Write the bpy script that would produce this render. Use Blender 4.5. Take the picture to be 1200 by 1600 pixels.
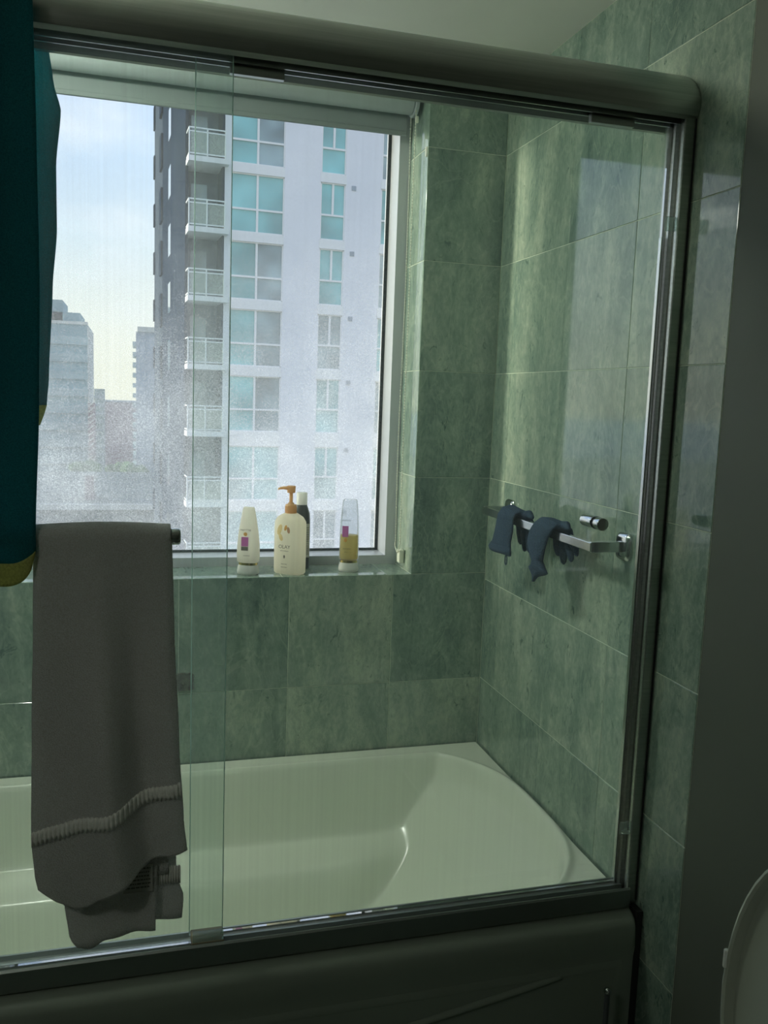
import bpy, bmesh, math, random
from mathutils import Vector, Matrix, Euler, noise
random.seed(7)
PI = math.pi
S = bpy.context.scene
for o in list(bpy.data.objects): bpy.data.objects.remove(o)

# ------------------------------------------------------------------ camera
cd = bpy.data.cameras.new('camera'); cam = bpy.data.objects.new('camera', cd)
S.collection.objects.link(cam); S.camera = cam
cd.sensor_fit = 'HORIZONTAL'; cd.sensor_width = 36; cd.lens = 1363.188/1200*36
cd.clip_start = .05; cd.clip_end = 3000
cam.location = (-1.00765, -2.39415, .83126)
cam.rotation_euler = (math.radians(82.6175), math.radians(-2.046), math.radians(-15.6907))

# ------------------------------------------------------------------ world, sun, fill lamps, exposure
SUN_STRENGTH = 8.0
SKY_STRENGTH = 1.34
FILL_E = 90.0      # added unseen fill lamp that brightens the tub alcove
ROOM_FILL_E = 17.0       # added unseen fill lamp for the room side of the doors
w = bpy.data.worlds.new('sky'); S.world = w; w.use_nodes = True
nt = w.node_tree; nt.nodes.clear()
def N(t, typ, **kw):
    n = t.nodes.new(typ)
    for k, v in kw.items():
        if k == 'inp':
            for a, b in v.items(): n.inputs[a].default_value = b
        else: setattr(n, k, v)
    return n
def ramp(t, stops, interp='LINEAR'):
    r = t.nodes.new('ShaderNodeValToRGB'); e = r.color_ramp.elements; r.color_ramp.interpolation = interp
    e[0].position, e[0].color = stops[0][0], (*stops[0][1], 1)
    e[1].position, e[1].color = stops[-1][0], (*stops[-1][1], 1)
    for p, c in stops[1:-1]:
        q = e.new(p); q.color = (*c, 1)
    return r
tc = N(nt, 'ShaderNodeTexCoord'); sx = N(nt, 'ShaderNodeSeparateXYZ')
nt.links.new(tc.outputs['Generated'], sx.inputs[0])
gr = ramp(nt, [(0, (.20, .22, .22)), (.48, (.30, .33, .33)), (.495, (.86, .80, .64)), (.53, (.86, .83, .74)), (.58, (.68, .76, .86)),
               (.65, (.50, .64, .92)), (.75, (.42, .56, .90)), (1, (.36, .50, .88))])
mr = N(nt, 'ShaderNodeMath', operation='MULTIPLY_ADD', inp={1: .5, 2: .5})
nt.links.new(sx.outputs['Z'], mr.inputs[0]); nt.links.new(mr.outputs[0], gr.inputs[0])
mp = N(nt, 'ShaderNodeMapping'); mp.inputs['Scale'].default_value = (1, 1, 1.7); mp.inputs['Location'].default_value = (.33, .1, .0)
nt.links.new(tc.outputs['Generated'], mp.inputs[0])
cn = N(nt, 'ShaderNodeTexNoise', inp={'Scale': 4.2, 'Detail': 7, 'Roughness': .55})
nt.links.new(mp.outputs[0], cn.inputs['Vector'])
cr = ramp(nt, [(.47, (0, 0, 0)), (.66, (1, 1, 1))]); nt.links.new(cn.outputs['Fac'], cr.inputs[0])
up = ramp(nt, [(.50, (0, 0, 0)), (.56, (1, 1, 1))]); nt.links.new(mr.outputs[0], up.inputs[0])
cm = N(nt, 'ShaderNodeMath', operation='MULTIPLY'); nt.links.new(cr.outputs[0], cm.inputs[0]); nt.links.new(up.outputs[0], cm.inputs[1])
cm2 = N(nt, 'ShaderNodeMath', operation='MULTIPLY', inp={1: .8}); nt.links.new(cm.outputs[0], cm2.inputs[0])
mx = N(nt, 'ShaderNodeMix', data_type='RGBA'); mx.inputs['B'].default_value = (.88, .89, .97, 1)
nt.links.new(cm2.outputs[0], mx.inputs['Factor']); nt.links.new(gr.outputs[0], mx.inputs['A'])
bg = N(nt, 'ShaderNodeBackground', inp={'Strength': SKY_STRENGTH}); nt.links.new(mx.outputs['Result'], bg.inputs[0])
wo = N(nt, 'ShaderNodeOutputWorld'); nt.links.new(bg.outputs[0], wo.inputs[0])

sl = bpy.data.lights.new('sun', 'SUN'); sl.energy = SUN_STRENGTH; sl.angle = math.radians(9); sl.color = (1, .90, .74)
sun = bpy.data.objects.new('sun', sl); S.collection.objects.link(sun)
sun.rotation_euler = Vector((.93, -.34, -.10)).to_track_quat('-Z', 'Y').to_euler()

S.view_settings.view_transform = 'Standard'; S.view_settings.look = 'None'
S.view_settings.gamma = 1; S.view_settings.use_curve_mapping = False
S.view_settings.exposure = 0.0

# ------------------------------------------------------------------ materials
def mat(name, col, rough=.5, metal=0, spec=.5, **kw):
    m = bpy.data.materials.new(name); m.use_nodes = True
    b = m.node_tree.nodes['Principled BSDF']
    b.inputs['Base Color'].default_value = (*col, 1); b.inputs['Roughness'].default_value = rough
    b.inputs['Metallic'].default_value = metal; b.inputs['Specular IOR Level'].default_value = spec
    for k, v in kw.items(): b.inputs[k].default_value = v
    return m
def noisy(m, scale, amt, bump=0, detail=4, vec='Object', stretch=(1, 1, 1), dist=.002):
    """small colour variation and fine relief"""
    t = m.node_tree; b = t.nodes['Principled BSDF']; L = t.links.new
    c = N(t, 'ShaderNodeTexCoord'); mp = N(t, 'ShaderNodeMapping'); mp.inputs['Scale'].default_value = stretch
    L(c.outputs[vec], mp.inputs[0])
    n = N(t, 'ShaderNodeTexNoise', inp={'Scale': scale, 'Detail': detail}); L(mp.outputs[0], n.inputs['Vector'])
    base = b.inputs['Base Color'].default_value[:3]
    r = ramp(t, [(.3, tuple(x*(1-amt) for x in base)), (.7, tuple(min(1, x*(1+amt)) for x in base))])
    L(n.outputs['Fac'], r.inputs[0]); L(r.outputs[0], b.inputs['Base Color'])
    if bump:
        bp = N(t, 'ShaderNodeBump', inp={'Strength': bump, 'Distance': dist}); L(n.outputs['Fac'], bp.inputs['Height']); L(bp.outputs[0], b.inputs['Normal'])
    return m

def marble(name):
    m = bpy.data.materials.new(name); m.use_nodes = True; t = m.node_tree; b = t.nodes['Principled BSDF']; L = t.links.new
    c = N(t, 'ShaderNodeTexCoord'); oi = N(t, 'ShaderNodeObjectInfo')
    sc = N(t, 'ShaderNodeMath', operation='MULTIPLY', inp={1: 37.0}); L(oi.outputs['Random'], sc.inputs[0])
    cb = N(t, 'ShaderNodeCombineXYZ'); L(sc.outputs[0], cb.inputs[0]); L(sc.outputs[0], cb.inputs[1]); L(sc.outputs[0], cb.inputs[2])
    ad = N(t, 'ShaderNodeVectorMath', operation='ADD'); L(c.outputs['Object'], ad.inputs[0]); L(cb.outputs[0], ad.inputs[1])
    def mapped(scale, rot=0):
        q = N(t, 'ShaderNodeMapping'); q.inputs['Scale'].default_value = scale; q.inputs['Rotation'].default_value = (0, 0, rot)
        L(ad.outputs[0], q.inputs[0]); return q
    # slow vertical streaks, cloudy patches, fine mottling
    n1 = N(t, 'ShaderNodeTexNoise', inp={'Scale': 5, 'Detail': 5, 'Roughness': .6, 'Distortion': .8}); L(mapped((1.8, .42, 1), .12).outputs[0], n1.inputs['Vector'])
    n2 = N(t, 'ShaderNodeTexNoise', inp={'Scale': 13, 'Detail': 8, 'Roughness': .68, 'Distortion': .5}); L(mapped((1, .8, 1), .5).outputs[0], n2.inputs['Vector'])
    n3 = N(t, 'ShaderNodeTexNoise', inp={'Scale': 95, 'Detail': 4, 'Roughness': .7}); L(mapped((1, .6, 1)).outputs[0], n3.inputs['Vector'])
    def ma(op, a, bb, k=None):
        q = N(t, 'ShaderNodeMath', operation=op)
        for i, x in enumerate((a, bb, k)):
            if x is None: continue
            if isinstance(x, (int, float)): q.inputs[i].default_value = x
            else: L(x, q.inputs[i])
        return q.outputs[0]
    v = ma('MULTIPLY_ADD', n1.outputs['Fac'], .95, ma('MULTIPLY', n2.outputs['Fac'], .55))
    v = ma('MULTIPLY_ADD', n3.outputs['Fac'], .40, v)
    n5 = N(t, 'ShaderNodeTexNoise', inp={'Scale': 34, 'Detail': 9, 'Roughness': .8, 'Distortion': 1.5}); L(mapped((1.2, .55, 1), .2).outputs[0], n5.inputs['Vector'])
    v = ma('MULTIPLY_ADD', n5.outputs['Fac'], .85, v)
    rr = N(t, 'ShaderNodeTexWhiteNoise', noise_dimensions='1D'); L(sc.outputs[0], rr.inputs['W'])
    v = ma('MULTIPLY_ADD', rr.outputs['Value'], .22, v)
    v = ma('SUBTRACT', v, .99)
    r = ramp(t, [(.08, (.095, .150, .128)), (.33, (.170, .245, .200)), (.52, (.255, .335, .268)), (.70, (.365, .435, .340)), (.92, (.52, .57, .45))])
    L(v, r.inputs[0])
    # dark mineral flecks
    n4 = N(t, 'ShaderNodeTexNoise', inp={'Scale': 26, 'Detail': 6, 'Roughness': .75, 'Distortion': 1.2}); L(mapped((1.3, .7, 1), .9).outputs[0], n4.inputs['Vector'])
    fr = ramp(t, [(.60, (0, 0, 0)), (.66, (1, 1, 1))]); L(n4.outputs['Fac'], fr.inputs[0])
    mxx = N(t, 'ShaderNodeMix', data_type='RGBA'); mxx.inputs['B'].default_value = (.055, .11, .095, 1)
    L(ma('MULTIPLY', fr.outputs[0], .75), mxx.inputs['Factor']); L(r.outputs[0], mxx.inputs['A'])
    # a few pale veins
    vo = N(t, 'ShaderNodeTexNoise', inp={'Scale': 4.5, 'Detail': 6, 'Distortion': 2.2}); L(mapped((1.5, .7, 1), .3).outputs[0], vo.inputs['Vector'])
    vr = ramp(t, [(.485, (0, 0, 0)), (.50, (1, 1, 1)), (.515, (0, 0, 0))]); L(vo.outputs['Fac'], vr.inputs[0])
    m2 = N(t, 'ShaderNodeMix', data_type='RGBA'); m2.inputs['B'].default_value = (.42, .50, .38, 1)
    L(ma('MULTIPLY', vr.outputs[0], .35), m2.inputs['Factor']); L(mxx.outputs['Result'], m2.inputs['A'])
    L(m2.outputs['Result'], b.inputs['Base Color'])
    b.inputs['Roughness'].default_value = .06; b.inputs['Specular IOR Level'].default_value = .6
    return m

def glass(name, tint, dirt=None, rough=.0, refl=1.0):
    """thin architectural glass: transparent + fresnel reflection (+ dirt film that scatters light)"""
    m = bpy.data.materials.new(name); m.use_nodes = True; t = m.node_tree; t.nodes.clear(); L = t.links.new
    tr = N(t, 'ShaderNodeBsdfTransparent'); tr.inputs[0].default_value = (*tint, 1)
    gl = N(t, 'ShaderNodeBsdfGlossy', inp={'Roughness': rough}); gl.inputs[0].default_value = (1, 1, 1, 1)
    fr = N(t, 'ShaderNodeFresnel', inp={'IOR': 1.45}); ml = N(t, 'ShaderNodeMath', operation='MULTIPLY', inp={1: .5*refl}); L(fr.outputs[0], ml.inputs[0])
    mi = N(t, 'ShaderNodeMixShader'); L(ml.outputs[0], mi.inputs[0]); L(tr.outputs[0], mi.inputs[1]); L(gl.outputs[0], mi.inputs[2])
    out = N(t, 'ShaderNodeOutputMaterial'); last = mi
    if dirt: last = dirt(t, mi)
    L(last.outputs[0], out.inputs[0])
    return m
def window_dirt(t, base):
    L = t.links.new
    c = N(t, 'ShaderNodeTexCoord'); s = N(t, 'ShaderNodeSeparateXYZ'); L(c.outputs['Object'], s.inputs[0])
    g = ramp(t, [(0, (1, 1, 1)), (.22, (.92, .92, .92)), (.48, (.60, .60, .60)), (.75, (.24, .24, .24)), (1, (.14, .14, .14))]); 
    q = N(t, 'ShaderNodeMapRange', inp={1: .33, 2: 1.62, 3: 0, 4: 1}); L(s.outputs['Z'], q.inputs[0]); L(q.outputs[0], g.inputs[0])
    sp = N(t, 'ShaderNodeTexNoise', inp={'Scale': 330, 'Detail': 3, 'Roughness': .7}); L(c.outputs['Object'], sp.inputs['Vector'])
    sr = ramp(t, [(.35, (.55, .55, .55)), (.60, (1, 1, 1)), (.72, (1.8, 1.8, 1.8))]); L(sp.outputs['Fac'], sr.inputs[0])
    lo = N(t, 'ShaderNodeTexNoise', inp={'Scale': 5, 'Detail': 5}); L(c.outputs['Object'], lo.inputs['Vector'])
    lr = ramp(t, [(.35, (.7, .7, .7)), (.7, (1.25, 1.25, 1.25))]); L(lo.outputs['Fac'], lr.inputs[0])
    m1 = N(t, 'ShaderNodeMath', operation='MULTIPLY'); L(g.outputs[0], m1.inputs[0]); L(sr.outputs[0], m1.inputs[1])
    m2 = N(t, 'ShaderNodeMath', operation='MULTIPLY'); L(m1.outputs[0], m2.inputs[0]); L(lr.outputs[0], m2.inputs[1])
    m3 = N(t, 'ShaderNodeMath', operation='MULTIPLY', inp={1: .52}); m3.use_clamp = True; L(m2.outputs[0], m3.inputs[0])
    tl = N(t, 'ShaderNodeBsdfTranslucent'); tl.inputs[0].default_value = (.95, .96, 1, 1)
    mi = N(t, 'ShaderNodeMixShader'); L(m3.outputs[0], mi.inputs[0]); L(base.outputs[0], mi.inputs[1]); L(tl.outputs[0], mi.inputs[2])
    return mi
def film(fac, col=(.85, .92, .90), streak=True):
    def f(t, base):
        L = t.links.new
        c = N(t, 'ShaderNodeTexCoord'); mp = N(t, 'ShaderNodeMapping'); mp.inputs['Scale'].default_value = (160, 1, 1.2) if streak else (30, 1, 30)
        L(c.outputs['Object'], mp.inputs[0])
        n = N(t, 'ShaderNodeTexNoise', inp={'Scale': 1.0, 'Detail': 4}); L(mp.outputs[0], n.inputs['Vector'])
        r = ramp(t, [(.3, (fac*.6,)*3), (.75, (fac*1.6,)*3)]); L(n.outputs['Fac'], r.inputs[0])
        a = N(t, 'ShaderNodeBsdfTranslucent'); a.inputs[0].default_value = (*col, 1)
        d = N(t, 'ShaderNodeBsdfDiffuse'); d.inputs[0].default_value = (*col, 1)
        mm = N(t, 'ShaderNodeMixShader', inp={0: .35}); L(a.outputs[0], mm.inputs[1]); L(d.outputs[0], mm.inputs[2])
        mi = N(t, 'ShaderNodeMixShader'); L(r.outputs[0], mi.inputs[0]); L(base.outputs[0], mi.inputs[1]); L(mm.outputs[0], mi.inputs[2])
        return mi
    return f
def milky(name, col, trans=.45, rough=.35):
    m = bpy.data.materials.new(name); m.use_nodes = True; t = m.node_tree; b = t.nodes['Principled BSDF']; L = t.links.new
    b.inputs['Base Color'].default_value = (*col, 1); b.inputs['Roughness'].default_value = rough
    tl = N(t, 'ShaderNodeBsdfTranslucent'); tl.inputs[0].default_value = (*col, 1)
    mi = N(t, 'ShaderNodeMixShader', inp={0: trans}); L(b.outputs[0], mi.inputs[1]); L(tl.outputs[0], mi.inputs[2])
    L(mi.outputs[0], t.nodes['Material Output'].inputs[0]); return m

M = {}
M['marble'] = marble('green_marble')
M['grout'] = noisy(mat('grout', (.62, .68, .54), .8), 60, .15)
M['paint'] = noisy(mat('shaded_wall_paint', (.125, .14, .11), .6), 7, .03)  # darker than the real wall, its shade put into the colour
M['ceil'] = noisy(mat('ceiling_paint', (.90, .89, .78), .7), 5, .02)
M['floor'] = noisy(mat('floor_stone', (.20, .25, .21), .4), 9, .2)
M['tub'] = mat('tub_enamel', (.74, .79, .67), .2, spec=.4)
M['apron'] = mat('shaded_apron_enamel', (.28, .32, .265), .25)  # tub enamel darkened, shade of the front side put into the colour
M['chrome'] = mat('chrome', (.60, .62, .61), .16, metal=1)
M['brushed'] = noisy(mat('brushed_metal', (.44, .46, .43), .34, metal=1), 3, .12, stretch=(1, 60, 60))
M['track'] = mat('track_metal', (.34, .37, .35), .45, metal=1)
M['dark_gap'] = mat('dark_seal_gap', (.02, .022, .02), .6)
M['alum'] = mat('window_aluminium', (.55, .57, .60), .35, metal=.2)
M['gasket'] = noisy(mat('black_gasket', (.035, .045, .05), .7), 200, .8)
M['blind'] = milky('blind_fabric', (.62, .68, .68), .35, .6)
M['blind_bar'] = milky('blind_bar', (.36, .41, .40), .35, .6)
M['bead'] = mat('bead', (.75, .76, .62), .4)
M['door_glass'] = glass('door_glass', (.955, .982, .968), film(.026))
M['door_glass_left'] = glass('door_glass_left', (.945, .980, .970), film(.048))
M['door_edge'] = milky('glass_edge', (.72, .88, .82), .5, .2)
M['pane'] = glass('window_glass', (.97, .985, .985))
M['pane_dirty'] = glass('window_glass_dirty', (.97, .985, .985), window_dirt)
M['white_towel'] = noisy(mat('white_terry', (.93, .91, .86), .95, spec=.1), 520, .16, bump=.9, dist=.004, detail=3)
M['teal_towel'] = noisy(mat('teal_terry', (.04, .25, .28), .95, spec=.1), 480, .25, bump=.6, dist=.003, detail=3)
M['hem'] = noisy(mat('olive_hem', (.55, .56, .20), .9, spec=.1), 300, .2, bump=.4)
M['glove'] = noisy(mat('glove_knit', (.055, .088, .135), .95, spec=.1), 420, .4, bump=.9, dist=.004)
def cloth_glow(m, fac):
    t = m.node_tree; b = t.nodes['Principled BSDF']; tl = N(t, 'ShaderNodeBsdfTranslucent'); mi = N(t, 'ShaderNodeMixShader', inp={0: fac})
    t.links.new(b.inputs['Base Color'].links[0].from_socket, tl.inputs[0])
    t.links.new(b.outputs[0], mi.inputs[1]); t.links.new(tl.outputs[0], mi.inputs[2]); t.links.new(mi.outputs[0], t.nodes['Material Output'].inputs[0])
cloth_glow(M['white_towel'], .22); cloth_glow(M['teal_towel'], .55); cloth_glow(M['hem'], .4)
M['shaded_porcelain'] = mat('shaded_porcelain', (.50, .53, .45), .2)  # white glaze darkened, shade put into its colour
M['cream'] = milky('cream_plastic', (.98, .95, .85), .68)
M['lotion'] = milky('lotion_plastic', (.99, .95, .83), .72)
M['white_cap'] = milky('white_cap_plastic', (.95, .95, .90), .5)
M['tan'] = milky('tan_pump_plastic', (.92, .66, .38), .5)
M['gold'] = mat('gold_band', (.75, .60, .25), .25, metal=1)
M['magenta'] = milky('magenta_label', (.72, .25, .62), .3)
M['ink'] = mat('dark_print', (.16, .15, .13), .6)
M['lightlab'] = milky('pale_label', (.80, .80, .74), .25)
M['orange'] = mat('amber_print', (.78, .42, .12), .6)
M['dark_plastic'] = mat('charcoal_plastic', (.075, .085, .09), .3)
M['clear'] = glass('clear_bottle', (.90, .92, .93), film(.10, (.9, .92, .95), False))
M['gold_liquid'] = milky('gold_shampoo', (.92, .80, .40), .6, .15)
M['guide'] = milky('amber_guide', (.30, .25, .16), .3)
M['clear_plastic'] = glass('clear_plastic', (.80, .88, .84), film(.2, (.85, .9, .85), False))
M['stain'] = noisy(mat('old_adhesive', (.105, .115, .095), .8), 60, .6, bump=.9, dist=.004)
M['rib'] = noisy(mat('rib_terry', (.95, .93, .88), .9, spec=.1), 400, .08); M['tag'] = milky('care_tag', (.95, .95, .92), .6, .8)
M['print_tag'] = mat('print_tag', (.50, .50, .46), .8)
# outdoors
M['facade'] = noisy(mat('tower_render', (.86, .84, .87), .8), .6, .03)
M['facade_trim'] = mat('tower_trim', (.88, .86, .84), .7)
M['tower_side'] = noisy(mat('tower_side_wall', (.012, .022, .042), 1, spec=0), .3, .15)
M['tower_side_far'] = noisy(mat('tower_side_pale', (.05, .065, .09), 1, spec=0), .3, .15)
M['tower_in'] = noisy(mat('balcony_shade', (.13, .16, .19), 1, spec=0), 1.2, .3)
M['teal_glass'] = noisy(mat('teal_window_glass', (.20, .50, .50), .12, spec=.7), .55, .35, detail=1)
M['grey_glass'] = noisy(mat('grey_window_glass', (.24, .33, .35), .12, spec=.7), .8, .4, detail=1)
M['rail_glass'] = glass('balustrade_glass', (.62, .70, .70), film(.25, (.7, .78, .78), False))
M['rail'] = mat('white_rail', (.85, .87, .85), .5)
M['sky_pane'] = mat('side_window_glass', (.5, .55, .6), .08, metal=.85)
def far_mat(name, c, s=.25, amt=.15): return noisy(mat(name, c, .8, spec=.2), s, amt, detail=2)
M['far_teal'] = far_mat('far_teal_facade', (.24, .36, .38), .06)  # distance haze put into the pale colours of the far facades
M['far_teal_band'] = far_mat('far_teal_band', (.34, .44, .44))
M['far_grey'] = far_mat('far_grey_facade', (.34, .38, .43))
M['far_red'] = far_mat('far_red_facade', (.27, .16, .19))
M['far_green'] = far_mat('far_green_facade', (.22, .30, .29))
M['far_white'] = far_mat('far_white_facade', (.62, .60, .54))
M['ground'] = noisy(mat('city_ground', (.14, .18, .17), .9, spec=.1), .05, .4)
M['low_grey'] = far_mat('low_roof_grey', (.15, .17, .16))
M['sea'] = mat('sea', (.36, .48, .58), .4)
M['leaf'] = noisy(mat('tree_leaf', (.08, .14, .06), .9, spec=.1), .6, .5)
M['fill_lamp'] = mat('alcove_fill', (.9, .9, .85), .4, **{'Emission Color': (.98, 1, .90, 1), 'Emission Strength': FILL_E})
M['room_fill'] = mat('room_fill', (.9, .9, .85), .4, **{'Emission Color': (.95, 1, .90, 1), 'Emission Strength': ROOM_FILL_E})

# ------------------------------------------------------------------ helpers
COL = S.collection
def link(name, me, m=None, parent=None, smooth=False):
    o = bpy.data.objects.new(name, me); COL.objects.link(o)
    if m is not None:
        for k in (m if isinstance(m, (list, tuple)) else [m]): me.materials.append(M[k] if isinstance(k, str) else k)
    if parent: o.parent = parent
    if smooth:
        for p in me.polygons: p.use_smooth = True
    return o
def obj(name, bm, m, parent=None, smooth=False, auto=None):
    bmesh.ops.recalc_face_normals(bm, faces=bm.faces[:])
    me = bpy.data.meshes.new(name); bm.to_mesh(me); bm.free()
    o = link(name, me, m, parent, smooth)
    if auto is not None:
        for p in me.polygons: p.use_smooth = True
        me.set_sharp_from_angle(angle=math.radians(auto))
    return o
def thing(name, label, cat, loc=(0, 0, 0), group=None):
    o = bpy.data.objects.new(name, None); COL.objects.link(o); o.location = loc; o.empty_display_size = .05
    o['label'] = label; o['category'] = cat
    if group: o['group'] = group
    return o
def tag(o, label, cat, group=None):
    o['label'] = label; o['category'] = cat
    if group: o['group'] = group
    return o
def struct(name, bm, m, label=None, cat=None):
    o = obj(name, bm, m); o['kind'] = 'structure'
    if label: o['label'] = label
    if cat: o['category'] = cat
    return o
def nb(): return bmesh.new()
def box(bm, a, b, bev=0, seg=2, mi=0):
    a = Vector(a); b = Vector(b); c = (a+b)/2; s = b-a
    t = bmesh.new(); bmesh.ops.create_cube(t, size=1)
    for v in t.verts: v.co = Vector((v.co.x*abs(s.x), v.co.y*abs(s.y), v.co.z*abs(s.z))) + c
    if bev: bmesh.ops.bevel(t, geom=t.edges[:], offset=bev, segments=seg, affect='EDGES', profile=.5)
    merge(bm, t, mi); return bm
def merge(bm, t, mi=0):
    for f in t.faces: f.material_index = mi
    me = bpy.data.meshes.new('tmp'); t.to_mesh(me); t.free(); bm.from_mesh(me); bpy.data.meshes.remove(me)
def cyl(bm, p, q, r, r2=None, n=24, bev=0):
    p = Vector(p); q = Vector(q); d = q-p; t = bmesh.new()
    bmesh.ops.create_cone(t, cap_ends=True, segments=n, radius1=r, radius2=r if r2 is None else r2, depth=d.length)
    if bev:
        es = [e for e in t.edges if len(e.link_faces) == 2 and any(len(f.verts) > 4 for f in e.link_faces)]
        bmesh.ops.bevel(t, geom=es, offset=bev, segments=3, affect='EDGES', profile=.5)
    R = d.to_track_quat('Z', 'Y').to_matrix().to_4x4(); R.translation = (p+q)/2
    bmesh.ops.transform(t, matrix=R, verts=t.verts[:]); merge(bm, t); return bm
def ball(bm, c, r, sc=(1, 1, 1), n=16):
    t = bmesh.new(); bmesh.ops.create_uvsphere(t, u_segments=n, v_segments=max(6, n//2+2), radius=r)
    for v in t.verts: v.co = Vector((v.co.x*sc[0], v.co.y*sc[1], v.co.z*sc[2])) + Vector(c)
    merge(bm, t); return bm
def loft(bm, rings, cap=True):
    vs = [[bm.verts.new(p) for p in r] for r in rings]; n = len(rings[0])
    for a, b in zip(vs, vs[1:]):
        for i in range(n): bm.faces.new((a[i], a[(i+1) % n], b[(i+1) % n], b[i]))
    if cap: bm.faces.new(vs[0][::-1]); bm.faces.new(vs[-1])
    return bm
def extrude_profile(bm, prof, p0, p1, axes):
    """closed 2-D profile swept in a straight line from p0 to p1; axes = (a, b) unit vectors of the profile"""
    a, b = Vector(axes[0]), Vector(axes[1])
    return loft(bm, [[Vector(p)+a*u+b*v for u, v in prof] for p in (p0, p1)])
def se(cx, cy, z, a, b, n=32, p=2.6, rot=0):
    r = []
    for i in range(n):
        t = 2*PI*i/n; c, s = math.cos(t), math.sin(t)
        x = a*math.copysign(abs(c)**(2/p), c); y = b*math.copysign(abs(s)**(2/p), s)
        r.append((cx+x*math.cos(rot)-y*math.sin(rot), cy+x*math.sin(rot)+y*math.cos(rot), z))
    return r
def tube(bm, pts, r, n=8):
    pts = [Vector(p) for p in pts]; rings = []
    for i, p in enumerate(pts):
        d = (pts[min(i+1, len(pts)-1)]-pts[max(i-1, 0)]).normalized()
        a = d.cross(Vector((0, 0, 1)));  a = a if a.length > .05 else d.cross(Vector((1, 0, 0))); a.normalize(); b = d.cross(a)
        rr = r[i] if isinstance(r, (list, tuple)) else r
        rings.append([p+(a*math.cos(2*PI*k/n)+b*math.sin(2*PI*k/n))*rr for k in range(n)])
    return loft(bm, rings)
def interp(tab, x):
    if x <= tab[0][0]: return tab[0][1]
    for (a, b), (c, d) in zip(tab, tab[1:]):
        if x <= c:
            t = (x-a)/(c-a); t = t*t*(3-2*t)*.5 + t*.5
            return b+(d-b)*t
    return tab[-1][1]
def grid(bm, nu, nv, f):
    vs = [[bm.verts.new(f(i/nu, j/nv)) for i in range(nu+1)] for j in range(nv+1)]
    for j in range(nv):
        for i in range(nu): bm.faces.new((vs[j][i], vs[j][i+1], vs[j+1][i+1], vs[j+1][i]))
    return bm
def solid(o, th, off=0):
    m = o.modifiers.new('thick', 'SOLIDIFY'); m.thickness = th; m.offset = off; return o
def text(name, body, size, loc, rot, m, parent, ext=.00015):
    c = bpy.data.curves.new(name, 'FONT'); c.body = body; c.size = size; c.extrude = ext; c.align_x = 'CENTER'; c.align_y = 'CENTER'; c.resolution_u = 3
    o = bpy.data.objects.new(name, c); COL.objects.link(o)
    dg = bpy.context.evaluated_depsgraph_get(); me = bpy.data.meshes.new_from_object(o.evaluated_get(dg))
    bpy.data.objects.remove(o)
    q = link(name, me, m, parent); q.location = loc; q.rotation_euler = rot; return q

# ------------------------------------------------------------------ setting: rooms and tiled walls
T = .305; FLOOR = -.72; CEIL = 1.7126; FRONT = -3.3; LEFT = -1.55
SILL = .325; WX0, WX1 = -1.40, -.234; WTOP = 1.68; WY = .165
TD = .0012     # tile stands this far in front of the grout bed
_cells = {}
def cell(w, h):
    k = (round(w, 3), round(h, 3))
    if k in _cells: return _cells[k]
    bm = bmesh.new(); c = .0009; a, b = w/2, h/2
    f = [bm.verts.new(p) for p in ((-a+c, -b+c, 0), (a-c, -b+c, 0), (a-c, b-c, 0), (-a+c, b-c, 0))]
    g = [bm.verts.new(p) for p in ((-a, -b, -c), (a, -b, -c), (a, b, -c), (-a, b, -c))]
    k4 = [bm.verts.new(p) for p in ((-a, -b, -TD-.001), (a, -b, -TD-.001), (a, b, -TD-.001), (-a, b, -TD-.001))]
    bm.faces.new(f)
    for i in range(4):
        j = (i+1) % 4
        bm.faces.new((g[i], g[j], f[j], f[i])); bm.faces.new((k4[i], k4[j], g[j], g[i]))
    bmesh.ops.recalc_face_normals(bm, faces=bm.faces[:])
    me = bpy.data.meshes.new('tile'); bm.to_mesh(me); bm.free(); me.materials.append(M['marble']); _cells[k] = me
    return me
def tiles(parent, origin, U, V, us, vs, joint=.0016):
    """tiles between consecutive joints us, vs in the plane origin + u*U + v*V, facing U x V"""
    U, V = Vector(U), Vector(V); Nn = U.cross(V)
    rot = Matrix((U, V, Nn)).transposed().to_4x4()
    for u0, u1 in zip(us, us[1:]):
        for v0, v1 in zip(vs, vs[1:]):
            if u1-u0 < .012 or v1-v0 < .012: continue
            o = bpy.data.objects.new('tile', cell(u1-u0-joint, v1-v0-joint)); COL.objects.link(o); o.parent = parent
            dn = random.uniform(-.0001, .0001)
            mt = rot.copy(); mt.translation = Vector(origin)+U*(u0+u1)/2+V*(v0+v1)/2+Nn*dn; o.matrix_world = mt
def cuts(a, b, joints): return [a]+[j for j in sorted(joints) if a+.008 < j < b-.008]+[b]
RIM = -.199
rows = [k*T for k in range(-4, 7)]

bm = nb(); box(bm, (-2.4, FRONT-.1, FLOOR-.1), (.12, .06, FLOOR)); struct('floor', bm, 'floor')
bm = nb(); box(bm, (-2.4, FRONT-.1, CEIL), (.12, .30, CEIL+.1)); struct('ceiling', bm, 'ceil')
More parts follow.
